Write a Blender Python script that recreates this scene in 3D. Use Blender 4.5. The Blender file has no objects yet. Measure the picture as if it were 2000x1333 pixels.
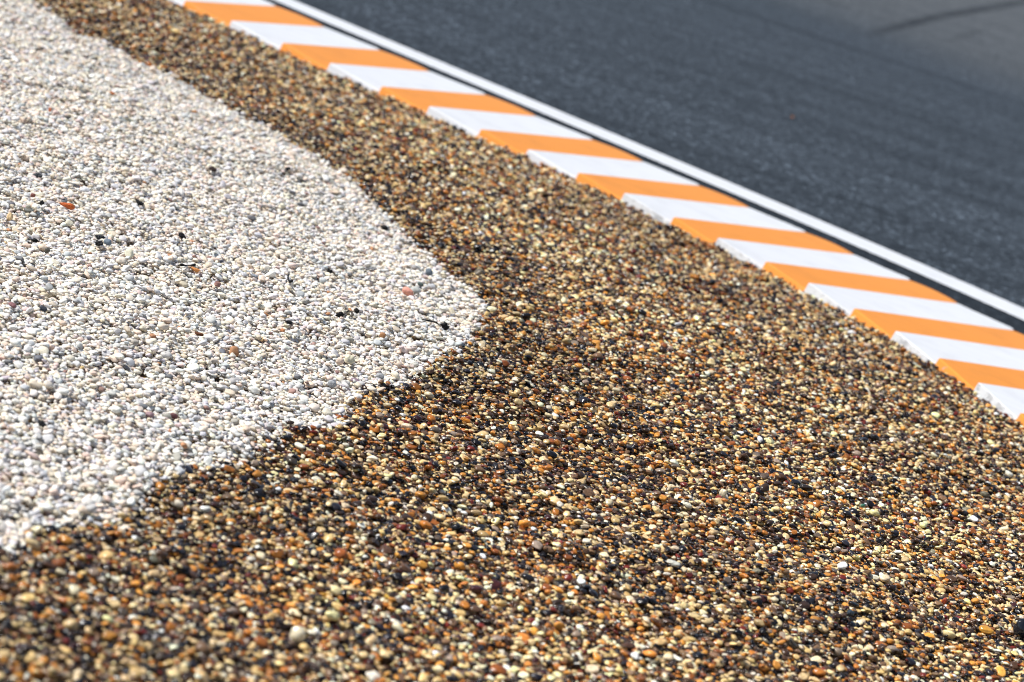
import bpy, bmesh, math, random
import numpy as np
from mathutils import Vector, Matrix, noise as mnoise

random.seed(7)
rng = np.random.default_rng(11)
S = bpy.context.scene
COL = S.collection
R = math.radians

# ------------------------------------------------------------------ helpers
def link(o):
    COL.objects.link(o)
    return o

def tag(o, label=None, cat=None, group=None, kind=None):
    if label: o['label'] = label
    if cat: o['category'] = cat
    if group: o['group'] = group
    if kind: o['kind'] = kind
    return o

def mesh_obj(name, verts, faces, mats, parent=None, smooth=False, mat_idx=None):
    me = bpy.data.meshes.new(name)
    me.from_pydata([tuple(v) for v in verts], [], [tuple(f) for f in faces])
    for m in (mats if isinstance(mats, (list, tuple)) else [mats]):
        me.materials.append(m)
    if mat_idx is not None:
        me.polygons.foreach_set('material_index', mat_idx)
    if smooth:
        me.polygons.foreach_set('use_smooth', [True] * len(me.polygons))
    me.update()
    o = bpy.data.objects.new(name, me)
    link(o)
    if parent: o.parent = parent
    return o

class NT:
    """small wrapper that makes material node graphs shorter to write"""
    def __init__(self, name):
        self.m = bpy.data.materials.new(name)
        self.m.use_nodes = True
        self.t = self.m.node_tree
        self.t.nodes.clear()
        self.out = self.t.nodes.new('ShaderNodeOutputMaterial')
        self.b = self.t.nodes.new('ShaderNodeBsdfPrincipled')
        self.t.links.new(self.b.outputs[0], self.out.inputs['Surface'])
    def n(self, typ, **kw):
        nd = self.t.nodes.new(typ)
        for k, v in kw.items():
            if k.startswith('_'):
                setattr(nd, k[1:], v)
            else:
                nd.inputs[k.replace('__', ' ')].default_value = v
        return nd
    def l(self, a, b):
        self.t.links.new(a, b)
    def noise(self, vec, scale, detail=3, rough=.5):
        nd = self.n('ShaderNodeTexNoise', Scale=scale, Detail=detail, Roughness=rough)
        if vec is not None: self.l(vec, nd.inputs['Vector'])
        return nd
    def ramp(self, fac, stops, interp='LINEAR'):
        nd = self.n('ShaderNodeValToRGB')
        nd.color_ramp.interpolation = interp
        e = nd.color_ramp.elements
        while len(e) < len(stops): e.new(.5)
        for i, (p, c) in enumerate(stops):
            e[i].position = p
            e[i].color = (c, c, c, 1) if isinstance(c, (int, float)) else (*c, 1)
        self.l(fac, nd.inputs[0])
        return nd
    def mix(self, fac, a, b, blend='MIX'):
        nd = self.n('ShaderNodeMix', _data_type='RGBA', _blend_type=blend)
        for s, v in ((0, fac), (6, a), (7, b)):
            if hasattr(v, 'is_linked'): self.l(v, nd.inputs[s])
            else: nd.inputs[s].default_value = v if isinstance(v, (int, float)) else (*v, 1)
        return nd.outputs[2]
    def math(self, op, a, b=0.0, c=0.0, clamp=False):
        nd = self.n('ShaderNodeMath', _operation=op, _use_clamp=clamp)
        for i, v in enumerate((a, b, c)):
            if hasattr(v, 'is_linked'): self.l(v, nd.inputs[i])
            else: nd.inputs[i].default_value = v
        return nd.outputs[0]
    def bump(self, h, strength, dist):
        nd = self.n('ShaderNodeBump', Strength=strength, Distance=dist)
        self.l(h, nd.inputs['Height'])
        self.l(nd.outputs[0], self.b.inputs['Normal'])
        return nd

# ------------------------------------------------------------------ layout (metres; camera stands over the origin)
CAM_H = 1.1
GX = (-5.8e-05, -0.001907, 0.187151, -1.171863)      # gravel-side edge of the kerb
GY = (-0.000189, 0.002826, -0.127258, 8.153417)
DX = (0.0237, 0.213)                                   # from there across to the track side
DY = (-0.01139, 0.76276)
S0, S1 = -8, 23
TIP = 0.022

def kerb_outer(s):
    return np.array([np.polyval(GX, s), np.polyval(GY, s)])
def kerb_across(s):
    return np.array([np.polyval(DX, s), np.polyval(DY, s)])
def kerb_pt(s, v):
    """v = 0 gravel side, 1 track side; beyond 1 goes on over the track"""
    return kerb_outer(s) + v * kerb_across(s)
def station(k):
    return k + (0.045 if k % 2 else 0.0)

# edge of the pale gravel (pale on the left of this line)
PALE = [(-3.6,9.6),(-2.5,8.32),(-1.98,7.78),(-1.634,7.395),(-1.45,7.2),(-1.27,7.0),(-1.1,6.83),(-.955,6.71),(-.838,6.58),(-.709,6.472),(-.584,6.35),
 (-.494,6.19),(-.42,6.0),(-.33,5.84),(-.256,5.7),(-.19,5.52),(-.13,5.375),(-.064,5.265),(-.066,5.04),(-.092,4.86),(-.119,4.6),
 (-.161,4.428),(-.198,4.295),(-.22,4.149),(-.236,4.011),(-.268,3.896),(-.312,3.784),(-.347,3.66),(-.372,3.571),(-.4,3.471),
 (-.42,3.33),(-.435,3.216),(-.475,3.149),(-.5,3.07),(-.514,3.003),(-.525,2.92),(-.60,2.4),(-.68,1.6),(-4.2,1.2)]
PALE = np.array(PALE)

def in_poly(pts, poly):
    x, y = pts[:, 0], pts[:, 1]
    r = np.zeros(len(pts), bool)
    for (x1, y1), (x2, y2) in zip(poly, np.roll(poly, -1, 0)):
        c = (y1 > y) != (y2 > y)
        if y2 != y1:
            r ^= c & (x < (x2 - x1) * (y - y1) / (y2 - y1) + x1)
    return r

def wave(x, y, terms):
    z = np.zeros_like(x)
    for a, kx, ky, ph in terms:
        z = z + a * np.sin(kx * x + ky * y + ph)
    return z
_t = np.random.default_rng(5)
UND = [(a * _t.uniform(.6, 1.2), math.cos(th) * 2 * math.pi / wl, math.sin(th) * 2 * math.pi / wl, _t.uniform(0, 6.28))
       for a, wl in ((.0032, 1.5), (.003, .9), (.0026, .62), (.0022, .43), (.0016, .3), (.0013, .21), (.001, .15)) for th in _t.uniform(0, 3.14, 2)]

# ------------------------------------------------------------------ materials
def mat_pebble_wet():
    k = NT('wet_pebble')
    at = k.n('ShaderNodeAttribute', _attribute_type='INSTANCER', _attribute_name='pcol')
    tc = k.n('ShaderNodeTexCoord')
    oi = k.n('ShaderNodeObjectInfo')
    off = k.n('ShaderNodeVectorMath', _operation='ADD')
    k.l(tc.outputs['Object'], off.inputs[0])
    sc = k.math('MULTIPLY', at.outputs['Alpha'], 57.0)
    k.l(sc, off.inputs[1])
    n1 = k.noise(off.outputs[0], 1.6, 5, .65)
    n2 = k.noise(off.outputs[0], 7, 3, .6)
    v = k.ramp(n1.outputs[0], [(.3, .55), (.5, 1.0), (.72, 1.35)])
    c = k.mix(1.0, at.outputs['Color'], v.outputs[0], 'MULTIPLY')
    v2 = k.ramp(n2.outputs[0], [(.35, .75), (.6, 1.1)])
    c = k.mix(.6, c, v2.outputs[0], 'MULTIPLY')
    k.l(c, k.b.inputs['Base Color'])
    rr = k.ramp(n2.outputs[0], [(.3, .13), (.7, .26)])
    k.l(rr.outputs[0], k.b.inputs['Roughness'])
    k.b.inputs['IOR'].default_value = 1.46
    n3 = k.noise(off.outputs[0], 2.2, 4, .6)
    k.bump(n3.outputs[0], .5, .0011)
    return k.m

def mat_pebble_dry():
    k = NT('dry_pebble')
    at = k.n('ShaderNodeAttribute', _attribute_type='INSTANCER', _attribute_name='pcol')
    tc = k.n('ShaderNodeTexCoord')
    off = k.n('ShaderNodeVectorMath', _operation='ADD')
    k.l(tc.outputs['Object'], off.inputs[0])
    k.l(k.math('MULTIPLY', at.outputs['Alpha'], 57.0), off.inputs[1])
    n1 = k.noise(off.outputs[0], 1.8, 5, .65)
    n2 = k.noise(off.outputs[0], 9, 4, .7)
    v = k.ramp(n1.outputs[0], [(.3, .8), (.5, 1.0), (.72, 1.12)])
    c = k.mix(1.0, at.outputs['Color'], v.outputs[0], 'MULTIPLY')
    v2 = k.ramp(n2.outputs[0], [(.35, .86), (.6, 1.04)])
    c = k.mix(.8, c, v2.outputs[0], 'MULTIPLY')
    k.l(c, k.b.inputs['Base Color'])
    k.b.inputs['Roughness'].default_value = .72
    k.bump(n2.outputs[0], .5, .0005)
    return k.m

def mat_solid(name, col, rough=.7, var=.25, scale=120, bump=.3, bdist=.0015, spec=.5):
    k = NT(name)
    tc = k.n('ShaderNodeTexCoord')
    n1 = k.noise(tc.outputs['Object'], scale, 5, .65)
    v = k.ramp(n1.outputs[0], [(.3, 1 - var), (.7, 1 + var * .6)])
    k.l(k.mix(1.0, col, v.outputs[0], 'MULTIPLY'), k.b.inputs['Base Color'])
    k.b.inputs['Roughness'].default_value = rough
    k.b.inputs['Specular IOR Level'].default_value = spec
    n2 = k.noise(tc.outputs['Object'], scale * 3, 3, .6)
    k.bump(n2.outputs[0], bump, bdist)
    return k.m

TAN = math.atan2(-.127, .187)          # direction the track runs at the near end of the picture

def track_coords(k, sx, sy):
    """object coordinates turned along the track and stretched"""
    g = k.n('ShaderNodeNewGeometry')
    mp = k.n('ShaderNodeMapping', _vector_type='POINT')
    mp.inputs['Rotation'].default_value = (0, 0, -TAN)
    mp.inputs['Scale'].default_value = (sx, sy, 1)
    k.l(g.outputs['Position'], mp.inputs['Vector'])
    return mp.outputs[0]

def mat_asphalt(name, tone=1.0, dark=False):
    k = NT(name)
    g = k.n('ShaderNodeNewGeometry')
    P = g.outputs['Position']
    base = (.0355 * tone, .0435 * tone, .0525 * tone)
    warm = (.080, .085, .088)
    if dark:
        c = base
    else:
        # the strip nearest the kerb is darker with rubber, the far side is paler and browner
        vr = k.n('ShaderNodeVectorRotate', _rotation_type='Z_AXIS')
        vr.inputs['Angle'].default_value = -R(52)
        k.l(P, vr.inputs['Vector'])
        sx = k.n('ShaderNodeSeparateXYZ'); k.l(vr.outputs[0], sx.inputs[0])
        wob = k.noise(P, .35, 3, .5)
        d = k.math('ADD', sx.outputs['X'], k.math('MULTIPLY', k.math('SUBTRACT', wob.outputs[0], .5), 3.0))
        far = k.ramp(k.math('DIVIDE', d, 30.0), [(.49, 0), (.58, .75), (.8, 1)])
        c = k.mix(far.outputs[0], base, warm)
        st = k.noise(track_coords(k, .18, 2.4), 1.0, 4, .6)
        sr = k.ramp(st.outputs[0], [(.34, .70), (.5, 1.0), (.68, 1.24)])
        c = k.mix(1.0, c, sr.outputs[0], 'MULTIPLY')
        st2 = k.noise(track_coords(k, .5, 7.0), 1.0, 3, .6)
        sr2 = k.ramp(st2.outputs[0], [(.35, .88), (.65, 1.1)])
        c = k.mix(1.0, c, sr2.outputs[0], 'MULTIPLY')
    blot = k.noise(P, 22.0, 4, .62)
    br = k.ramp(blot.outputs[0], [(.30, .5), (.5, .97), (.70, 1.5)])
    if not dark:
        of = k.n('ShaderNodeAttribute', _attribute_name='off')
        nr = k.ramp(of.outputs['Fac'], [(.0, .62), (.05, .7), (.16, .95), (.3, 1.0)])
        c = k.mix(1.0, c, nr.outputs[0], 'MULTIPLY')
    c = k.mix(1.0, c, br.outputs[0], 'MULTIPLY')
    vo = k.n('ShaderNodeTexVoronoi', Scale=95 if dark else 80, Randomness=1.0)
    k.l(P, vo.inputs['Vector'])
    sep = k.n('ShaderNodeSeparateColor'); k.l(vo.outputs['Color'], sep.inputs[0])
    ag = k.ramp(sep.outputs[0], [(0, .45), (.55, .85), (.86, 1.25), (.97, 3.0), (1, 5.0)])
    c = k.mix(1.0, c, ag.outputs[0], 'MULTIPLY')
    k.l(c, k.b.inputs['Base Color'])
    k.b.inputs['Roughness'].default_value = .62
    k.b.inputs['Specular IOR Level'].default_value = .2
    hh = k.math('ADD', k.math('MULTIPLY', k.math('SUBTRACT', 1.0, vo.outputs['Distance']), .8), sep.outputs[1])
    k.bump(hh, .7, .004)
    return k.m

def mat_paint(name, col, dirt=.0):
    k = NT(name)
    g = k.n('ShaderNodeNewGeometry')
    P = g.outputs['Position']
    mp = k.n('ShaderNodeMapping'); mp.inputs['Rotation'].default_value = (0, 0, -R(72)); mp.inputs['Scale'].default_value = (2.5, 42, 1)
    k.l(P, mp.inputs['Vector'])
    stv = k.noise(mp.outputs[0], 1.0, 4, .6)                       # roller marks along each stripe
    r1 = k.ramp(stv.outputs[0], [(.3, .93), (.6, 1.0), (.8, 1.02)])
    c = k.mix(1.0, col, r1.outputs[0], 'MULTIPLY')
    bl = k.noise(P, 9.0, 5, .65)
    r2 = k.ramp(bl.outputs[0], [(.28, .9), (.5, 1.0)])
    c = k.mix(1.0, c, r2.outputs[0], 'MULTIPLY')
    sp = k.noise(P, 60.0, 4, .7)
    r3 = k.ramp(sp.outputs[0], [(.70, 0), (.76, .55)])
    c = k.mix(r3.outputs[0], c, (.25, .22, .19))
    k.l(c, k.b.inputs['Base Color'])
    k.b.inputs['Roughness'].default_value = .5
    k.bump(k.noise(P, 420, 3, .6).outputs[0], .25, .001)
    return k.m

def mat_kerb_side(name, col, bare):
    """the worn outer face: paint toned darker for shade, over bare grey concrete"""
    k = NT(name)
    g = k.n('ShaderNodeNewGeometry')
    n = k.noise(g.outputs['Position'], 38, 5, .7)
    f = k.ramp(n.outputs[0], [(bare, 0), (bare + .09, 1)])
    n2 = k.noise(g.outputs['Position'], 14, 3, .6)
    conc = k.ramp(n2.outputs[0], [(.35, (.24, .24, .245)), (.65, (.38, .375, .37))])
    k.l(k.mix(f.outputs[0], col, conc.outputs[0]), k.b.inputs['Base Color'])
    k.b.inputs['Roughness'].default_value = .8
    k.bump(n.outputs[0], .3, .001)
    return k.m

def mat_line():
    """worn white line paint: the coarse asphalt grain shows at its edges"""
    return mat_paint('line_paint', (.685, .69, .70))

def mat_ground():
    k = NT('gravel_ground')
    g = k.n('ShaderNodeNewGeometry')
    vo = k.n('ShaderNodeTexVoronoi', Scale=75, Randomness=1.0); k.l(g.outputs['Position'], vo.inputs['Vector'])
    sep = k.n('ShaderNodeSeparateColor'); k.l(vo.outputs['Color'], sep.inputs[0])
    c = k.ramp(sep.outputs[0], [(0, (.02, .018, .018)), (.35, (.05, .03, .018)), (.6, (.2, .1, .03)), (.85, (.4, .28, .13)), (1, (.5, .42, .3))])
    k.l(c.outputs[0], k.b.inputs['Base Color'])
    k.b.inputs['Roughness'].default_value = .6
    k.bump(k.math('SUBTRACT', 1.0, vo.outputs['Distance']), 1.0, .01)
    return k.m

def mat_skid():
    k = NT('tyre_rubber_mark')
    g = k.n('ShaderNodeNewGeometry')
    n = k.noise(g.outputs['Position'], .9, 4, .65)
    at = k.n('ShaderNodeAttribute', _attribute_name='fade')
    a = k.math('MULTIPLY', at.outputs['Fac'], k.ramp(n.outputs[0], [(.3, .35), (.62, 1)]).outputs[0], clamp=True)
    k.b.inputs['Base Color'].default_value = (.012, .012, .013, 1)
    k.b.inputs['Roughness'].default_value = .6
    k.l(a, k.b.inputs['Alpha'])
    return k.m

M_WET, M_DRY = mat_pebble_wet(), mat_pebble_dry()
M_ASPH, M_SEAM = mat_asphalt('asphalt'), mat_asphalt('dark_asphalt', .34, True)
M_WHITE = mat_paint('white_kerb_paint', (.685, .69, .70))
M_ORANGE = mat_paint('orange_kerb_paint', (.77, .268, .026))
M_WSIDE = mat_kerb_side('white_kerb_side', (.52, .525, .54), .62)  # white side paint darker than the top, its shade put into the colour
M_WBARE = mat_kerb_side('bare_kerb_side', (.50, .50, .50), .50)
M_OSIDE = mat_kerb_side('orange_kerb_side', (.66, .228, .024), .62)  # same orange as the top, darkened to shade the side face
M_LINE = mat_line()

# ------------------------------------------------------------------ ground, track, markings
g = mesh_obj('ground', [(-300, -300, -.045), (300, -300, -.045), (300, 300, -.045), (-300, 300, -.045)], [(0, 1, 2, 3)], mat_ground())
tag(g, 'brown gravelly ground under the loose stones', kind='structure')

def ribbon(name, s_list, fa, fb, z, mat, extra=None):
    V, F = [], []
    for s in s_list:
        a, b = fa(s), fb(s)
        V += [(a[0], a[1], z), (b[0], b[1], z)]
    for i in range(len(s_list) - 1):
        F.append((2 * i, 2 * i + 1, 2 * i + 3, 2 * i + 2))
    return mesh_obj(name, V, F, mat)

ss = list(np.linspace(S0, S1, 420))
def extend(fn):
    return fn
V, F, OFF = [], [], []
inner = [kerb_pt(s, .97) for s in ss]
n = len(inner)
d0 = (inner[0] - inner[6]); d0 /= np.linalg.norm(d0)
d1 = (inner[-1] - inner[-7]); d1 /= np.linalg.norm(d1)
edge = [inner[0] + d0 * 60] + inner + [inner[-1] + d1 * 40]
far = np.array([.62, .785])
ROWS = (0, .35, .7, 1.2, 2, 4, 130)
for p in edge:
    for r_ in ROWS:
        q = p + far * r_
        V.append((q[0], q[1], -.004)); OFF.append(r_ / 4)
m_ = len(ROWS)
for i in range(len(edge) - 1):
    for j in range(m_ - 1):
        F.append((m_ * i + j, m_ * i + j + 1, m_ * (i + 1) + j + 1, m_ * (i + 1) + j))
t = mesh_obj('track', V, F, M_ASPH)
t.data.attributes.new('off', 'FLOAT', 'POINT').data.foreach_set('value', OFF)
tag(t, 'dark blue grey asphalt race track', kind='structure')

def v_low(s): return 1 + (.117 + .0023 * max(0, s - 5) ** 1.85) / .79
def v_up(s): return v_low(s) + .192 / .79
seam = ribbon('track_edge', ss, lambda s: kerb_pt(s, .985), lambda s: kerb_pt(s, v_low(s) + .03), -.002, M_SEAM)
tag(seam, 'narrow black asphalt strip between the kerb and the white line', kind='structure')
def wob(s, a, seed):
    return a * mnoise.noise((s * 9.0, seed, 0)) + a * .6 * mnoise.noise((s * 31.0, seed, 4))
fine = list(np.linspace(S0, S1, 2600))
line = ribbon('edge_line', fine, lambda s: kerb_pt(s, v_low(s) + wob(s, .006, 1)), lambda s: kerb_pt(s, v_up(s) + wob(s, .006, 9)), .0, M_LINE)
tag(line, 'white painted line along the track edge', kind='structure')

# ------------------------------------------------------------------ kerb: one block per stripe
kerb = bpy.data.objects.new('kerb', None); link(kerb)
ko = kerb_pt(6, .5); kerb.location = (ko[0], ko[1], 0)
tag(kerb, 'sawtooth race kerb of orange and white striped blocks between gravel and track', 'kerb', kind='thing')

def kerb_block(k):
    orange = k % 2 == 1
    a, b = station(k), station(k + 1) - .0018
    NTT, NV = 40, 10
    tip = TIP * (1.0 if not orange else .95) + random.uniform(-.0012, .0012)
    low = .0035 + random.uniform(-.001, .001)
    V = []
    rnd = random.uniform(0, 100)
    for i in range(NTT + 1):
        tt = i / NTT
        s = a + (b - a) * tt
        for j in range(NV + 1):
            v = j / NV
            if j == NV:        # hand painted track-side edge
                amp = .006
                v += (.036 * math.sin(math.pi * tt) ** .8 if orange else .040 * tt ** 1.5 * min(1, (1 - tt) / .12) ** .5) - .006 + amp * .8 * mnoise.noise((tt * 3, rnd, 0))
                if not orange: v += (.016 if k in (8, 10) else .005) * max(0, mnoise.noise((tt * 26, rnd, 3)) + .15) * (.4 + .6 * math.sin(math.pi * tt))
            p = kerb_pt(s, v)
            h = tip * (1 - tt) + low * tt
            z = .0012 + h * max(0.0, 1 - v) ** 1.02
            V.append((p[0] - ko[0], p[1] - ko[1], z))
    def id(i, j): return i * (NV + 1) + j
    F, MI = [], []
    for i in range(NTT):
        for j in range(NV):
            F.append((id(i, j), id(i, j + 1), id(i + 1, j + 1), id(i + 1, j))); MI.append(0)
    # outer face slopes out and down into the gravel; far and near ends and track side go straight down
    base = len(V)
    for i in range(NTT + 1):
        s = a + (b - a) * i / NTT
        q = kerb_pt(s, -.026)
        V.append((q[0] - ko[0], q[1] - ko[1], -.035))
    for i in range(NTT):
        F.append((id(i, 0), id(i + 1, 0), base + i + 1, base + i)); MI.append(1)
    b2 = len(V)
    for i in range(NTT + 1):
        x, y, z = V[id(i, NV)]
        V.append((x, y, -.035))
    for i in range(NTT):
        F.append((id(i + 1, NV), id(i, NV), b2 + i, b2 + i + 1)); MI.append(0)
    F.append(tuple([id(0, j) for j in range(NV, -1, -1)] + [base, b2])); MI.append(0)
    F.append(tuple([id(NTT, j) for j in range(NV + 1)] + [b2 + NTT, base + NTT])); MI.append(0)
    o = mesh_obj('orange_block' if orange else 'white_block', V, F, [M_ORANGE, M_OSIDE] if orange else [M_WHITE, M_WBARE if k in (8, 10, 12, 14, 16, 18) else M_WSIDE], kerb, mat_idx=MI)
    bv = o.modifiers.new('bevel', 'BEVEL'); bv.width = .005; bv.segments = 3; bv.limit_method = 'ANGLE'; bv.angle_limit = R(28)
    return o
for k in range(S0, S1):
    kerb_block(k)

# ------------------------------------------------------------------ gravel: pebbles settled one by one on a height field
CELL = .0013
X0, Y0, X1, Y1 = -2.75, 1.75, 1.75, 9.75
NX, NY = int((X1 - X0) / CELL), int((Y1 - Y0) / CELL)
gx = X0 + (np.arange(NX) + .5) * CELL
gy = Y0 + (np.arange(NY) + .5) * CELL

FIELD = np.array([(-.70, 2.05), (.20, 2.05), (1.22, 3.45), (1.62, 4.6), (1.7, 9.3), (-1.75, 9.3), (-2.25, 7.9)])
ks = np.linspace(S0, S1, 400)
KO = np.array([kerb_outer(s) for s in ks])
def beyond_kerb(P):
    """signed distance past the gravel-side kerb edge (positive = on the kerb)"""
    out = np.full(len(P), -9.0)
    for c0 in range(0, len(P), 20000):
        Q = P[c0:c0 + 20000]
        d = ((Q[:, None, 0] - KO[None, :, 0]) ** 2 + (Q[:, None, 1] - KO[None, :, 1]) ** 2)
        i = d.argmin(1)
        D = np.stack([np.polyval(DX, ks[i]), np.polyval(DY, ks[i])], -1)
        D /= np.linalg.norm(D, axis=1)[:, None]
        out[c0:c0 + 20000] = ((Q - KO[i]) * D).sum(1)
    return out

def beyond_kerb_coarse(xx, yy):
    q = 12
    cx, cy = xx[::q, ::q], yy[::q, ::q]
    d = beyond_kerb(np.stack([cx.ravel(), cy.ravel()], -1)).reshape(cx.shape)
    return np.repeat(np.repeat(d, q, 0), q, 1)[:xx.shape[0], :xx.shape[1]]

PER_M2 = 27000
area_box = (X1 - X0 - .1) * (Y1 - Y0 - .1)
cand = np.stack([rng.uniform(X0 + .05, X1 - .05, int(area_box * PER_M2)), rng.uniform(Y0 + .05, Y1 - .05, int(area_box * PER_M2))], -1)
cand = cand[in_poly(cand, FIELD)]
bk = beyond_kerb(cand)
keep = bk < -.004
cand, bk = cand[keep], bk[keep]
NP = len(cand)

HF = np.empty((NX, NY), np.float32)
for i in range(0, NX, 200):
    xx, yy = np.meshgrid(gx[i:i + 200], gy, indexing='ij')
    dk = -np.clip(beyond_kerb_coarse(xx, yy), -9, 0)
    HF[i:i + 200] = -.0125 + .0025 * np.exp(-(dk / .10) ** 2) + wave(xx, yy, UND) * np.clip(dk / .25, .12, 1)
HF0 = HF.copy()

ROUND = ((.9, .58), (.8, .47), (.62, .42), (.82, .33))
# footprints: size classes x turns x roundness, lower and upper half-ellipsoid heights
SIZES = np.array([.0021, .0026, .0031, .0037, .0043, .0050, .0058, .0070, .0092])
NROT = 10
TPL = {}
for si, a in enumerate(SIZES):
    for ri in range(NROT):
        for ai, (ba, ca) in enumerate(ROUND):
            th = math.pi * ri / NROT
            b, c = a * ba, a * ca
            r = int(math.ceil(a / CELL))
            u = np.arange(-r, r + 1) * CELL
            ux, uy = np.meshgrid(u, u, indexing='ij')
            q = ((ux * math.cos(th) + uy * math.sin(th)) / a) ** 2 + ((-ux * math.sin(th) + uy * math.cos(th)) / b) ** 2
            h = np.where(q < 1, c * np.sqrt(np.maximum(0, 1 - q)), -9).astype(np.float32)
            TPL[(si, ri, ai)] = (h, r, b, c)
p_size = np.array([.06, .12, .18, .20, .17, .13, .08, .045, .015])
szi = rng.choice(len(SIZES), NP, p=p_size / p_size.sum())
roi = rng.integers(0, NROT, NP)
asi = rng.choice(4, NP, p=[.25, .35, .22, .18])
pos = np.zeros((NP, 3), np.float32)
jit = rng.uniform(-1, 1, (NP, 5, 2)) * 1.5
for n_ in range(NP):
    si, ri, ai = szi[n_], roi[n_], asi[n_]
    h, r, b, c = TPL[(si, ri, ai)]
    a = SIZES[si]
    best = None
    for q in range(5):
        x, y = cand[n_, 0] + jit[n_, q, 0] * a * (q > 0), cand[n_, 1] + jit[n_, q, 1] * a * (q > 0)
        i, j = int((x - X0) / CELL), int((y - Y0) / CELL)
        sub = HF[i - r:i + r + 1, j - r:j + r + 1]
        z = (sub + h).max()
        zz = z - HF0[i, j] + c * .3
        if best is None or zz < best[0]:
            best = (zz, z, x, y, i, j)
    _, z, x, y, i, j = best
    pos[n_] = (x, y, z)
    sub = HF[i - r:i + r + 1, j - r:j + r + 1]
    np.maximum(sub, z + h, out=sub)

def height_at(x, y, r=.006):
    i, j = int((x - X0) / CELL), int((y - Y0) / CELL)
    k = max(1, int(r / CELL))
    if not (k <= i < NX - k and k <= j < NY - k): return -.004
    return float(np.percentile(HF[i - k:i + k + 1, j - k:j + k + 1], 95))

# pale or wet
wx = wave(pos[:, 0], pos[:, 1], [(.010, 31, 9, 1), (.006, -17, 44, 2), (.006, 71, 38, .4), (.005, -90, 60, 2.2)])
test = pos[:, :2].astype(float) + rng.normal(0, .0085, (NP, 2))
test[:, 0] += wx
is_pale = in_poly(test, PALE)
stray = rng.random(NP) < .0012
is_pale ^= stray & (pos[:, 1] < 7)

WET = [((.75, .535, .26), 16), ((.64, .43, .17), 12), ((.81, .65, .41), 8), ((.60, .255, .045), 9), ((.42, .148, .026), 7.5), ((.245, .074, .017), 6),
       ((.175, .098, .050), 9), ((.085, .043, .023), 11), ((.038, .021, .013), 12), ((.011, .0095, .0105), 14), ((.018, .015, .019), 5), ((.11, .083, .060), 3),
       ((.155, .023, .014), 2.2), ((.045, .013, .012), 3), ((.84, .76, .59), 4), ((.20, .18, .12), 1), ((.32, .235, .17), 3)]
DRY = [((.80, .71, .565), 24), ((.83, .78, .70), 20), ((.72, .69, .645), 20), ((.59, .59, .585), 12), ((.48, .47, .45), 5), ((.79, .625, .49), 11),
       ((.70, .56, .50), 4), ((.64, .54, .40), 6), ((.17, .17, .18), 1.3), ((.33, .19, .155), .6), ((.46, .22, .10), .15), ((.40, .365, .31), 1.5), ((.57, .535, .55), 3)]
def colours(pal, n, sd):
    w = np.array([p[1] for p in pal], float)
    c = np.array([p[0] for p in pal])[rng.choice(len(pal), n, p=w / w.sum())]
    c = c * np.exp(rng.normal(0, sd, (n, 1))) * np.exp(rng.normal(0, .02, (n, 3)))
    return np.concatenate([np.clip(c, .004, .88), rng.random((n, 1))], 1)

def pebble_shape(seed, sub=3, lump=.16, facets=0, power=2.4):
    bm = bmesh.new()
    bmesh.ops.create_icosphere(bm, subdivisions=sub, radius=1)
    rr = random.Random(seed)
    off = Vector((rr.uniform(0, 90), rr.uniform(0, 90), rr.uniform(0, 90)))
    for v in bm.verts:
        p = v.co.copy()
        e = (abs(p.x) ** power + abs(p.y) ** power + abs(p.z) ** power) ** (-1 / power)
        k = e * (1 + lump * mnoise.noise(p * .9 + off) + lump * .4 * mnoise.noise(p * 2.1 + off))
        v.co = p * k
    for q in range(facets):
        nrm = Vector((rr.gauss(0, 1), rr.gauss(0, 1), rr.gauss(0, 1))).normalized()
        d = rr.uniform(.62, .9)
        for v in bm.verts:
            h = v.co.dot(nrm) - d
            if h > 0: v.co -= nrm * h * .85
    return bm

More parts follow.
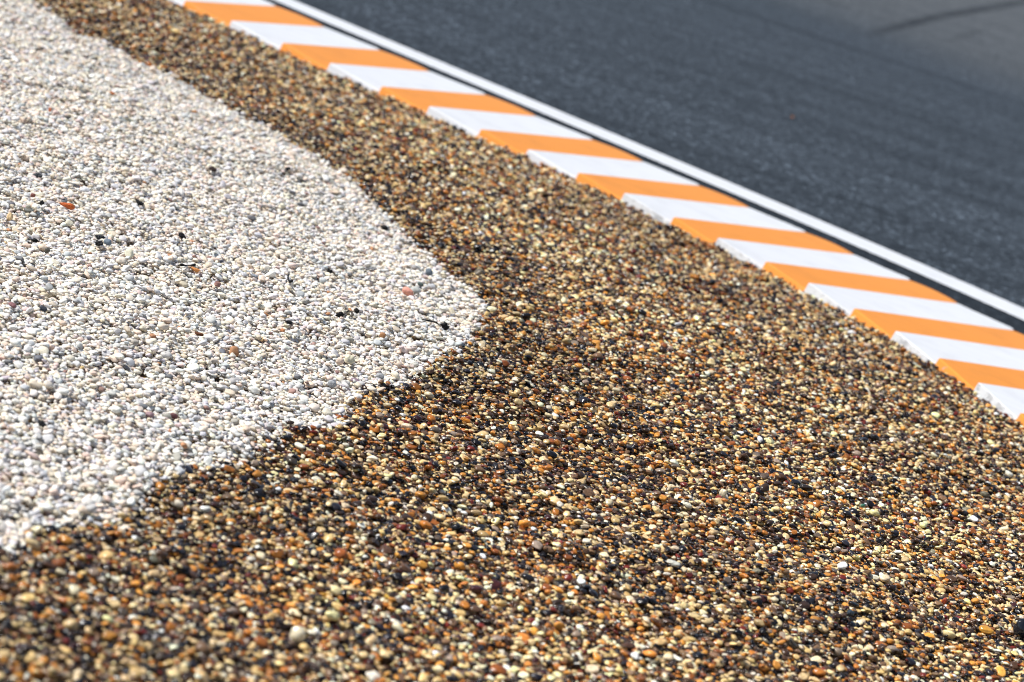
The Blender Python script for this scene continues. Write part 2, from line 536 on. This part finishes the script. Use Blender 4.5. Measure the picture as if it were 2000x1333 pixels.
def gravel_object(name, sel, pal, mat, seed, shapes=22):
    vs, fs, pid = [], [], []
    base = 0
    for s in range(shapes):
        bm = pebble_shape(seed + s, 3, random.uniform(.14, .42), (0, 2, 4, 7)[s % 4], random.uniform(2.0, 2.6))
        bm.verts.ensure_lookup_table()
        vs.append(np.array([v.co[:] for v in bm.verts]))
        fs += [tuple(v.index + base for v in f.verts) for f in bm.faces]
        pid += [s] * len(bm.verts)
        base += len(bm.verts)
        bm.free()
    n = int(sel.sum())
    P = pos[sel]
    allv = np.concatenate(vs + [P])
    me = bpy.data.meshes.new(name)
    me.from_pydata(allv.tolist(), [], fs)
    me.polygons.foreach_set('use_smooth', [True] * len(fs))
    me.materials.append(mat)
    def attr(nm, typ, data, key):
        a = me.attributes.new(nm, typ, 'POINT')
        a.data.foreach_set(key, np.ascontiguousarray(data).ravel())
    z = lambda d, w: np.concatenate([np.zeros((base, w), np.float32), d.astype(np.float32)])
    attr('shape_id', 'INT', np.concatenate([np.array(pid), np.full(n, -1)]).astype(np.int32), 'value')
    attr('pick', 'INT', np.concatenate([np.zeros(base), rng.integers(0, shapes, n)]).astype(np.int32), 'value')
    si, ai = szi[sel], asi[sel]
    a = SIZES[si]
    ba = np.array([r_[0] for r_ in ROUND])[ai]; ca = np.array([r_[1] for r_ in ROUND])[ai]
    sc = np.stack([a, a * ba, a * ca], -1) * 1.06 * rng.uniform(.94, 1.08, (n, 1))
    th = math.pi * roi[sel] / NROT + math.pi * rng.integers(0, 2, n)
    tilt = rng.normal(0, .24, (n, 2))
    rot = np.stack([tilt[:, 0], tilt[:, 1], th], -1)
    attr('siz', 'FLOAT_VECTOR', z(sc, 3), 'vector')
    attr('rot', 'FLOAT_VECTOR', z(rot, 3), 'vector')
    cc = colours(pal, n, .09 if pal is DRY else .18)
    if pal is WET:      # soaked darker beside the pale bed, drier in patches elsewhere
        dist = np.full(n, 9.0)
        for a_, b_ in zip(PALE[2:-3], PALE[3:-2]):
            ab = b_ - a_
            tt = np.clip(((P[:, :2] - a_) @ ab) / (ab @ ab), 0, 1)
            dist = np.minimum(dist, np.hypot(*(P[:, :2] - a_ - tt[:, None] * ab).T))
        soak = -.24 * np.exp(-(dist / .28) ** 2) + .08
        soak = soak + wave(P[:, 0].astype(float), P[:, 1].astype(float), [(.09, 5.1, 2.2, .5), (.07, -3.3, 5.9, 2.0), (.05, 9.0, -7.0, 1.0)])
        cc[:, :3] = np.clip(cc[:, :3] * np.exp(soak)[:, None], .004, .88)
    attr('pcol', 'FLOAT_COLOR', z(cc, 4), 'color')
    o = link(bpy.data.objects.new(name, me))
    ng = bpy.data.node_groups.new(name + '_scatter', 'GeometryNodeTree')
    ng.interface.new_socket('Geometry', in_out='INPUT', socket_type='NodeSocketGeometry')
    ng.interface.new_socket('Geometry', in_out='OUTPUT', socket_type='NodeSocketGeometry')
    N, L = ng.nodes, ng.links
    gi, go = N.new('NodeGroupInput'), N.new('NodeGroupOutput')
    def named(nm, typ):
        q = N.new('GeometryNodeInputNamedAttribute'); q.data_type = typ; q.inputs[0].default_value = nm
        return q.outputs[0]
    cmp = N.new('FunctionNodeCompare'); cmp.data_type = 'INT'; cmp.operation = 'GREATER_EQUAL'
    sid = named('shape_id', 'INT')
    ci = [i for i in cmp.inputs if i.type == 'INT']
    L.new(sid, ci[0]); ci[1].default_value = 0
    se = N.new('GeometryNodeSeparateGeometry'); se.domain = 'POINT'
    L.new(gi.outputs[0], se.inputs[0]); L.new(cmp.outputs[0], se.inputs[1])
    sp = N.new('GeometryNodeSplitToInstances'); sp.domain = 'FACE'
    L.new(se.outputs[0], sp.inputs[0]); L.new(sid, sp.inputs['Group ID'])
    ip = N.new('GeometryNodeInstanceOnPoints')
    L.new(se.outputs[1], ip.inputs['Points']); L.new(sp.outputs[0], ip.inputs['Instance'])
    ip.inputs['Pick Instance'].default_value = True
    L.new(named('pick', 'INT'), ip.inputs['Instance Index'])
    er = N.new('FunctionNodeEulerToRotation')
    L.new(named('rot', 'FLOAT_VECTOR'), er.inputs[0]); L.new(er.outputs[0], ip.inputs['Rotation'])
    L.new(named('siz', 'FLOAT_VECTOR'), ip.inputs['Scale'])
    L.new(ip.outputs[0], go.inputs[0])
    md = o.modifiers.new('scatter', 'NODES'); md.node_group = ng
    return o

# ------------------------------------------------------------------ where the single pieces lie; pebbles under and right in front of them are taken away
DEBRIS=[
('shard','brick_shard','bright orange wedge of broken brick lying on the pale gravel, the largest orange piece','brick piece',-0.9080,4.8764,0.0341,0.0171,(0.6200,0.1400,0.0300)),
('shard','brick_chip','light orange chip at the tip of the black rubber sliver','brick piece',-0.6078,4.6970,0.0213,0.0097,(0.7200,0.3000,0.0900)),
('shard','tile_shard','thin dark rust brown shard tilted on the pale gravel near the middle of the bed','tile piece',-0.5118,4.2337,0.0175,0.0079,(0.1600,0.0550,0.0200)),
('stone','stone','large salmon pink stone on the pale gravel left of the wet gravel corner','stone',-0.2357,5.1542,0.0254,0.0159,(0.6800,0.3000,0.2200)),
('stone','stone','rust brown egg shaped stone with pale lower side near the pale gravel tip','stone',-0.2333,4.6546,0.0115,0.0125,(0.3600,0.1700,0.0700)),
('stone','stone','blue grey slate stone leaning near the right edge of the pale gravel','stone',-0.2149,5.3703,0.0165,0.0143,(0.1300,0.1600,0.1900)),
('stone','stone','dark green flat stone just right of the pink stone','stone',-0.2195,5.2514,0.0140,0.0086,(0.0900,0.1200,0.1100)),
('stone','stone','angular blue grey stone beside black crumbs below the orange brick wedge','stone',-0.7827,4.6991,0.0145,0.0116,(0.1400,0.1800,0.2200)),
('stone','stone','small dark olive oval stone leaning below the row of black crumbs','stone',-0.8496,4.4970,0.0093,0.0121,(0.1000,0.0900,0.0700)),
('stone','stone','maroon stone on the pale gravel near its lower edge','stone',-0.4554,3.7577,0.0125,0.0086,(0.1600,0.0600,0.0600)),
('stone','stone','dull plum coloured stone left of the maroon stone','stone',-0.4866,3.7230,0.0124,0.0085,(0.3200,0.2000,0.2100)),
('stone','stone','round blue black stone at the left side of the pale gravel','stone',-0.7530,4.0856,0.0136,0.0093,(0.0500,0.0550,0.0700)),
('stone','stone','wine red stone at the far left beside the blue black stone','stone',-0.7931,4.0370,0.0126,0.0075,(0.2500,0.1100,0.1100)),
('stone','stone','dusty rose square stone below the orange chip and rubber sliver','stone',-0.5558,4.6583,0.0106,0.0096,(0.3400,0.1700,0.1400)),
('stone','stone','flat steel grey stone right of the dusty rose stone','stone',-0.5102,4.8191,0.0149,0.0079,(0.2500,0.2700,0.3000)),
('stone','stone','big cream lumpy stone near the tip where pale and wet gravel meet','stone',-0.2646,4.4177,0.0183,0.0165,(0.7000,0.6400,0.4600)),
('stone','stone','round mid grey stone with dark outline by the lower pale gravel edge','stone',-0.2036,4.4115,0.0137,0.0109,(0.4000,0.4000,0.4000)),
('stone','stone','large round ash grey stone at the lower edge of the pale gravel','stone',-0.2669,4.1858,0.0139,0.0130,(0.3800,0.3900,0.4000)),
('stone','stone','rounded peach coloured stone near the lower pale gravel edge','stone',-0.2772,4.3776,0.0136,0.0136,(0.7200,0.5600,0.4400)),
('stone','stone','tan flat stone alone among pale stones at mid left','stone',-0.5277,4.3337,0.0090,0.0072,(0.3300,0.2800,0.2000)),
('stone','stone','ivory flattened stone close to the wet gravel tip','stone',-0.1583,4.5566,0.0169,0.0094,(0.7400,0.7100,0.6200)),
('stone','stone','small rust orange stone on the pale gravel right of the centre','stone',-0.4003,4.4993,0.0084,0.0074,(0.5000,0.2000,0.0800)),
('stone','stone','small burnt orange stone on the pale gravel at centre left','stone',-0.5476,4.2422,0.0070,0.0061,(0.4500,0.1500,0.0500)),
('stone','stone','long purple brown stone by the lower pale gravel edge','stone',-0.2374,4.2918,0.0151,0.0062,(0.2400,0.1600,0.1900)),
('stone','stone','pale ochre stone at the left edge of the pale gravel beside the brick wedge','stone',-0.9730,4.7009,0.0116,0.0175,(0.7200,0.5200,0.2800)),
('stone','stone','small dark red round stone above the orange brick wedge','stone',-0.9910,4.9445,0.0091,0.0081,(0.2200,0.0700,0.0500)),
('crumb','rubber_crumb','black knobbly rubber crumb with a curled brown tail in the pale gravel','rubber crumb',-0.3250,4.7132,0.0126,0.0107,(0.0120,0.0120,0.0130)),
('crumb','rubber_crumb','shiny black oblong rubber crumb beside a small rust orange stone','rubber crumb',-0.3969,4.5388,0.0122,0.0065,(0.0120,0.0120,0.0140)),
('crumb','rubber_crumb','black jagged rubber crumb at the lower end of the thin black strip','rubber crumb',-0.1331,4.8850,0.0151,0.0131,(0.0120,0.0120,0.0130)),
('crumb','rubber_crumb','dark grey ribbed rubber crumb resting above the blue grey angular stone','rubber crumb',-0.8086,4.7574,0.0166,0.0078,(0.0500,0.0550,0.0600)),
('crumb','rubber_crumb','small black pointed rubber crumb right of the orange brick wedge','rubber crumb',-0.8142,5.1389,0.0147,0.0074,(0.0140,0.0140,0.0150)),
('crumb','rubber_crumb','flat black rubber crumb left of the blue grey angular stone','rubber crumb',-0.7909,4.6566,0.0134,0.0077,(0.0200,0.0200,0.0220)),
('crumb','rubber_crumb','black rubber crumb in a hollow left of the orange brick wedge','rubber crumb',-0.9561,4.8753,0.0090,0.0080,(0.0130,0.0130,0.0140)),
('crumb','rubber_crumb','long black rubber crumb left below the ribbed grey crumb','rubber crumb',-0.8920,4.5810,0.0123,0.0057,(0.0130,0.0130,0.0140)),
('crumb','rubber_crumb','small black rubber crumb at the top of the bed near the dark gravel edge','rubber crumb',-0.3597,5.7881,0.0165,0.0094,(0.0130,0.0130,0.0140)),
('crumb','rubber_crumb','black rubber crumb between the ribbed grey crumb and the rubber sliver','rubber crumb',-0.6906,4.9812,0.0143,0.0072,(0.0150,0.0150,0.0160)),
('crumb','rubber_crumb','small black rubber crumb directly above the pale gravel middle','rubber crumb',-0.3979,5.1099,0.0105,0.0084,(0.0130,0.0130,0.0140)),
('crumb','rubber_crumb','dark rubber crumb far up the pale bed below the wet band','rubber crumb',-0.7728,5.7594,0.0176,0.0094,(0.0500,0.0300,0.0250)),
('crumb','rubber_crumb','tiny black rubber crumb right of the dark rubber crumb far up the bed','rubber crumb',-0.6340,6.0009,0.0098,0.0086,(0.0150,0.0160,0.0200)),
('crumb','rubber_crumb','long blue black rubber crumb far up the left side of the bed','rubber crumb',-1.0337,5.1500,0.0158,0.0074,(0.0500,0.0550,0.0600)),
('crumb','rubber_crumb','black rubber crumb near the lower left edge of the pale bed','rubber crumb',-0.5983,3.4844,0.0117,0.0073,(0.0140,0.0140,0.0150)),
('crumb','rubber_crumb','round black rubber crumb right of the brown tailed crumb','rubber crumb',-0.3018,4.7995,0.0099,0.0079,(0.0300,0.0260,0.0220)),
('wet','pebble','largest glossy yellow ochre pebble in the lower right wet gravel','pebble',0.8800,4.0285,0.0268,0.0126,(0.6200,0.3000,0.0450)),
('wet','pebble','wide glossy amber pebble with two humps near the middle of the wet gravel','pebble',-0.0333,4.2794,0.0213,0.0106,(0.5000,0.1800,0.0200)),
('wet','pebble','smooth glossy amber oval pebble lower right of the two humped one','pebble',0.0977,4.2015,0.0174,0.0096,(0.4200,0.1700,0.0300)),
('wet','pebble','round dark blue grey wet pebble in the lower right foreground','pebble',0.6318,3.8404,0.0136,0.0120,(0.0350,0.0500,0.0650)),
('wet','pebble','round purple grey wet pebble in the middle of the wet gravel','pebble',0.1511,4.3884,0.0145,0.0100,(0.0600,0.0550,0.0800)),
('wet','pebble','biggest cream white pebble in the blurred bottom foreground','pebble',-0.1396,2.9848,0.0216,0.0241,(0.7800,0.6800,0.4700)),
('wet','pebble','long white pebble high in the wet gravel above the flat black stones','pebble',0.4339,4.3482,0.0153,0.0198,(0.7600,0.6600,0.4400)),
('wet','pebble','pale grey flat wide pebble in the lower middle foreground','pebble',0.3428,3.8036,0.0254,0.0103,(0.6200,0.6000,0.5000)),
('wet','pebble','cream knobbly pebble between amber pebbles in the wet gravel centre','pebble',0.0377,4.1994,0.0165,0.0131,(0.7800,0.6600,0.4200)),
('wet','pebble','wide flat glossy black stone lying high in the right wet gravel','pebble',0.5770,4.5809,0.0227,0.0085,(0.0140,0.0140,0.0180)),
('wet','pebble','long flat black brown stone just below the wide black one','pebble',0.5948,4.5597,0.0301,0.0075,(0.0250,0.0180,0.0140)),
('wet','pebble','huge wet black stone cut by the right photo edge','pebble',0.9443,4.0630,0.0373,0.0373,(0.0120,0.0130,0.0180)),
('wet','pebble','small emerald green glassy pebble in the right wet gravel','pebble',0.7135,4.6190,0.0105,0.0086,(0.0500,0.1600,0.1000)),
('wet','pebble','red brick coloured pebble standing upright in the right foreground','pebble',0.8223,4.1397,0.0103,0.0137,(0.4200,0.0700,0.0300)),
('wet','pebble','tiny orange pebble lying alone on the dark asphalt','pebble',0.8444,10.9535,0.0154,0.0110,(0.5000,0.1700,0.0400)),
('shard','brick_chip','faint small orange chip far up the left pale gravel','brick piece',-1.1274,6.2333,0.0165,0.0076,(0.6500,0.2200,0.0700)),
('shard','brick_chip','faint upright orange chip far left above the brick wedge','brick piece',-1.1786,5.8038,0.0083,0.0118,(0.6600,0.2000,0.0800)),
('shard','brick_chip','small red chip right of centre in the far pale gravel','brick piece',-0.5670,5.9220,0.0096,0.0060,(0.4000,0.1000,0.0400)),
]
STRIPS=[
('rubber_sliver','black twisted rubber sliver pointing at the light orange chip','rubber strip',[(-0.6394,4.6724,0.00154),(-0.6330,4.6755,0.00193),(-0.6266,4.6840,0.00126),(-0.6195,4.6991,0.00116),(-0.6131,4.7129,0.00194)],0.0040,(0.0120,0.0120,0.0130)),
('hooked_twig','black hooked twig curling on the pale gravel','twig',[(-0.4548,4.8907,0.00081),(-0.4538,4.8647,0.00120),(-0.4490,4.8347,0.00130),(-0.4425,4.8133,0.00139),(-0.4399,4.8230,0.00224)],0.0060,(0.0120,0.0120,0.0120)),
('rubber_strip','thin black rubber strip running toward the jagged crumb near the wet gravel','rubber strip',[(-0.1814,4.8994,0.00081),(-0.1744,4.9028,0.00151),(-0.1664,4.9077,0.00121),(-0.1580,4.9081,0.00227),(-0.1507,4.9093,0.00126),(-0.1449,4.9033,0.00061)],0.0050,(0.0120,0.0120,0.0130)),
('curled_strip','brown and black curled strip beside the knobbly crumb','rubber strip',[(-0.3179,4.7267,0.00097),(-0.3165,4.7539,0.00147),(-0.3134,4.7689,0.00128),(-0.3089,4.7660,0.00167),(-0.3025,4.7411,0.00195)],0.0040,(0.0600,0.0500,0.0420)),
('straw_bit','short pale straw bit on the blurred wet gravel at lower left','straw',[(-0.3373,3.0775,0.00163),(-0.3314,3.0749,0.00179),(-0.3254,3.0724,0.00162)],0.0040,(0.5500,0.4500,0.3300)),
]
STANDING=(-0.4087,4.6958,0.0155,0.00078)
keep_p = np.ones(NP, bool)
DZ = []
for (kind, name, label, cat, x, y, w, h, col) in DEBRIS:
    zt = height_at(x, y, max(.006, w * .4))
    DZ.append(zt)
    d = np.hypot((pos[:, 0] - x) / (w * .52), (pos[:, 1] - y) / (w * .45))
    front = (np.abs(pos[:, 0] - x) < w * .5) & (pos[:, 1] < y) & (pos[:, 1] > y - .035) & (pos[:, 2] > zt + h * .12)
    keep_p &= ~(((d < 1) & (pos[:, 2] > zt - .004)) | front)
for (name, label, cat, pts, z, col) in STRIPS:
    for x, y, r_ in pts:
        zt = height_at(x, y, .008)
        keep_p &= ~((np.hypot(pos[:, 0] - x, (pos[:, 1] - y + .012) * .6) < .012) & (pos[:, 2] > zt - .001))

pale = gravel_object('pale_gravel', is_pale & keep_p, DRY, M_DRY, 100)
tag(pale, 'dry pale gravel of cream, white and grey stones', kind='stuff')
wet = gravel_object('wet_gravel', ~is_pale & keep_p, WET, M_WET, 300)
tag(wet, 'wet glossy dark brown, ochre and cream gravel', kind='stuff')
print('pebbles', NP, int(is_pale.sum()))

# ------------------------------------------------------------------ single pieces lying on the gravel


def bm_to(name, bm, mat, smooth=True):
    me = bpy.data.meshes.new(name)
    bm.to_mesh(me); bm.free()
    if smooth: me.polygons.foreach_set('use_smooth', [True] * len(me.polygons))
    me.materials.append(mat)
    return link(bpy.data.objects.new(name, me))

GROUPS = {'brick piece': 'orange brick pieces on the gravel', 'tile piece': None, 'rubber crumb': 'black rubber crumbs on the pale gravel', 'stone': 'odd coloured stones in the pale gravel',
          'pebble': 'notable pebbles in the wet gravel', 'twig': 'twigs on the pale gravel', 'rubber strip': 'rubber strips on the pale gravel', 'straw': None}
for q, (kind, name, label, cat, x, y, w, h, col) in enumerate(DEBRIS):
    rr = random.Random(900 + q)
    on_track = 'asphalt' in label
    zt = -.004 if on_track else DZ[q]
    if kind == 'crumb': w *= 1.05; h *= .9
    if kind == 'shard': h *= 1.15
    if kind == 'wet': w *= .85; h *= .85
    if kind == 'shard':
        bm = bmesh.new()
        pts = []
        for i in range(16):
            v = Vector((rr.gauss(0, 1), rr.gauss(0, 1), rr.gauss(0, 1))).normalized()
            v.x = math.copysign(abs(v.x) ** .8, v.x)
            if v.x < 0: v.y *= 1 + v.x * .55; v.z *= 1 + v.x * .5      # wedge: thin at one end
            pts.append(bm.verts.new((v.x * w / 2, v.y * w * .33, v.z * h * .56)))
        bmesh.ops.convex_hull(bm, input=pts)
        bmesh.ops.delete(bm, geom=[v for v in bm.verts if not v.link_faces], context='VERTS')
        bmesh.ops.bevel(bm, geom=bm.edges[:], offset=w * .03, segments=2, affect='EDGES')
        m = mat_solid('brick', col, .85, .3, 160, .5)
        o = bm_to(name, bm, m, False)
        o.rotation_euler = (rr.uniform(-.15, .15), .12, R(12) + rr.uniform(-.2, .2))
        o.location = (x, y, zt + h * .42)
    elif kind in ('stone', 'wet'):
        bm = pebble_shape(700 + q * 3, 4, .24 if 'lumpy' not in label and 'knobbly' not in label else .5, power=2.6 if 'angular' in label or 'square' in label else 2.2)
        for v in bm.verts:
            v.co = Vector((v.co.x * w * .52, v.co.y * w * .4, v.co.z * max(h * .5, w * .2)))
            if 'two humps' in label: v.co.z *= 1 - .35 * math.exp(-(v.co.x / (w * .14)) ** 2)
        if kind == 'wet':
            m = mat_solid('wet_stone', col, .12, .35, 90, .25, .002)
        else:
            m = mat_solid('dry_stone', col, .72, .22, 150, .35)
        o = bm_to(name, bm, m)
        o.rotation_euler = (rr.uniform(-.2, .2), rr.uniform(-.1, .2) + (.25 if 'leaning' in label else 0), rr.uniform(-.3, .3))
        o.location = (x, y, zt + max(h, w * .4) * (.42 if on_track else .36))
    else:
        bm = bmesh.new()
        bmesh.ops.create_icosphere(bm, subdivisions=4, radius=1)
        off = Vector((q * 3.1, q * 1.7, 0))
        for v in bm.verts:
            p = v.co.copy()
            k = 1 + .55 * mnoise.noise(p * 1.5 + off) + .35 * mnoise.noise(p * 3.7 + off) + .12 * mnoise.noise(p * 9 + off)
            if 'ribbed' in label: k *= 1 + .16 * math.sin(p.x * 22)
            p *= k
            v.co = Vector((p.x * w * .5, p.y * w * .36, p.z * h * .55 + .12 * h * math.sin(p.x * 2 + q)))
        m = mat_solid('tyre_rubber', col, .8, .35, 200, .6, spec=.25)
        o = bm_to(name, bm, m)
        o.rotation_euler = (rr.uniform(-.3, .3), rr.uniform(-.15, .3), rr.uniform(-.5, .5))
        o.location = (x, y, zt + h * .42)
    tag(o, label, cat, GROUPS.get(cat))

def tube(name, pts, mat, flat=.55, seed=0):
    """bent strip: oval rings along a path, twisting as it goes; pts = (x, y, z, radius)"""
    P = [Vector(p[:3]) for p in pts]; rad = [p[3] for p in pts]
    fineP, fineR = [], []
    for i in range(len(P) - 1):
        p0, p1, p2, p3 = P[max(i - 1, 0)], P[i], P[i + 1], P[min(i + 2, len(P) - 1)]
        for q in range(6):
            t_ = q / 6
            fineP.append(.5 * ((2 * p1) + (p2 - p0) * t_ + (2 * p0 - 5 * p1 + 4 * p2 - p3) * t_ ** 2 + (3 * p1 - p0 - 3 * p2 + p3) * t_ ** 3))
            fineR.append(rad[i] * (1 - t_) + rad[i + 1] * t_)
    fineP.append(P[-1]); fineR.append(rad[-1] * .6)
    V, F, K = [], [], 10
    for i, p in enumerate(fineP):
        d = (fineP[min(i + 1, len(fineP) - 1)] - fineP[max(i - 1, 0)]).normalized()
        up = Vector((0, 0, 1)) if abs(d.z) < .8 else Vector((0, 1, 0))
        sd = d.cross(up).normalized(); up = sd.cross(d)
        tw = .25 * i + seed
        for j in range(K):
            a_ = 2 * math.pi * j / K
            r_ = fineR[i] * (1 + .25 * mnoise.noise(p * 300 + Vector((j, 0, seed))))
            cx, cy = math.cos(a_) * r_, math.sin(a_) * r_ * flat
            cx, cy = cx * math.cos(tw) - cy * math.sin(tw), cx * math.sin(tw) + cy * math.cos(tw)
            V.append(p + sd * cx + up * cy)
    for i in range(len(fineP) - 1):
        for j in range(K):
            F.append((i * K + j, i * K + (j + 1) % K, (i + 1) * K + (j + 1) % K, (i + 1) * K + j))
    F.append(tuple(range(K - 1, -1, -1))); F.append(tuple((len(fineP) - 1) * K + j for j in range(K)))
    c = sum(V, Vector()) / len(V)
    o = mesh_obj(name, [v - c for v in V], F, mat, smooth=True)
    o.location = c
    return o

for q, (name, label, cat, pts, z, col) in enumerate(STRIPS):
    lift = [height_at(x, y, .006) for x, y, r_ in pts]
    top = max(lift)
    P = [(x, y, .2 * l_ + .8 * top + r_ + .0035, r_ * 1.45) for (x, y, r_), l_ in zip(pts, lift)]
    o = tube(name, P, mat_solid('strip_skin', col, .8, .3, 200, .5, spec=.25), 1.0 if cat == 'twig' else .55, q)
    tag(o, label, cat, GROUPS.get(cat))
x, y, hh, rr_ = STANDING
zb = height_at(x, y)
o = tube('twig', [(x, y, zb - .004, rr_ * 1.2), (x + .001, y, zb + hh * .5, rr_), (x + .003, y, zb + hh * .85, rr_ * .7)], mat_solid('twig_bark', (.05, .035, .025), .8), 1.0, 3)
tag(o, 'thin dark twig standing upright right below the black hooked twig', 'twig', GROUPS['twig'])

# ------------------------------------------------------------------ tyre marks far across the track
M_SKID = mat_skid()
def tyre_mark(path, width, label, strength):
    V, F, fade = [], [], []
    n_ = len(path)
    for i, (x, y) in enumerate(path):
        d = np.array(path[min(i + 1, n_ - 1)]) - np.array(path[max(i - 1, 0)])
        d = d / np.linalg.norm(d); nn = np.array([-d[1], d[0]])
        for w, a_ in ((-.5, 0), (-.25, 1), (.25, 1), (.5, 0)):
            q = np.array([x, y]) + nn * w * width * (.55 + .45 * i / (n_ - 1))
            V.append((q[0], q[1], -.0005)); fade.append(a_ * strength * min(1, i / 3 + .15))
    for i in range(n_ - 1):
        for j in range(3):
            F.append((i * 4 + j, i * 4 + j + 1, i * 4 + j + 5, i * 4 + j + 4))
    o = mesh_obj('tyre_mark', V, F, M_SKID)
    a = o.data.attributes.new('fade', 'FLOAT', 'POINT')
    a.data.foreach_set('value', fade)
    tag(o, label, 'tyre mark', 'tyre marks on the far track')
    return o
tyre_mark([(1.67, 17.86), (1.83, 18.71), (2.02, 19.73), (2.23, 20.85), (2.47, 22.1), (2.72, 23.39), (2.99, 24.75), (3.28, 26.16), (3.61, 27.8), (3.98, 29.56), (4.56, 32.4), (5.21, 35.49), (6.69, 42.55)], .2, 'long dark tyre mark running across the far corner of the asphalt', .62)
tyre_mark([(2.5, 20.29), (2.71, 21.3), (2.96, 22.52), (3.27, 23.99)], .14, 'short faint tyre mark below the long dark one', .22)

# ------------------------------------------------------------------ light, sky, camera
EL, AZ = R(50), math.atan2(-.90, -.12)
sun_dir = Vector((math.sin(AZ) * math.cos(EL), math.cos(AZ) * math.cos(EL), math.sin(EL)))
sl = bpy.data.lights.new('sun', 'SUN'); sl.energy = 4.8; sl.angle = R(.53); sl.color = (1, .975, .935)
so = link(bpy.data.objects.new('sun', sl)); so.rotation_euler = sun_dir.to_track_quat('Z', 'Y').to_euler(); so.location = (0, 0, 20)
w = bpy.data.worlds.new('World'); S.world = w; w.use_nodes = True
wt = w.node_tree
sky = wt.nodes.new('ShaderNodeTexSky'); sky.sky_type = 'NISHITA'; sky.sun_disc = False
sky.sun_elevation = EL; sky.sun_rotation = AZ
bg = wt.nodes['Background']; bg.inputs['Strength'].default_value = .095
wt.links.new(sky.outputs[0], bg.inputs['Color'])

cd = bpy.data.cameras.new('camera'); co = link(bpy.data.objects.new('camera', cd)); S.camera = co
cd.sensor_width = 36; cd.lens = 90; cd.clip_start = .05; cd.clip_end = 600
pitch, roll = math.atan(1100 / 5000), R(18)
fw = Vector((0, math.cos(pitch), -math.sin(pitch))); r0 = Vector((1, 0, 0)); u0 = r0.cross(fw)
r1 = math.cos(roll) * r0 + math.sin(roll) * u0; u1 = -math.sin(roll) * r0 + math.cos(roll) * u0
co.matrix_world = Matrix(((r1.x, u1.x, -fw.x, 0), (r1.y, u1.y, -fw.y, 0), (r1.z, u1.z, -fw.z, CAM_H), (0, 0, 0, 1)))
cd.dof.use_dof = True; cd.dof.focus_distance = 4.5; cd.dof.aperture_fstop = 5.0; cd.dof.aperture_blades = 9

S.render.engine = 'CYCLES'
S.view_settings.view_transform = 'Standard'; S.view_settings.look = 'None'; S.view_settings.gamma = 1; S.view_settings.exposure = .2
S.cycles.max_bounces = 8; S.cycles.diffuse_bounces = 5; S.cycles.glossy_bounces = 3
S.cycles.sample_clamp_indirect = 6
S.cycles.use_denoising = True
S.cycles.filter_width = 1.0
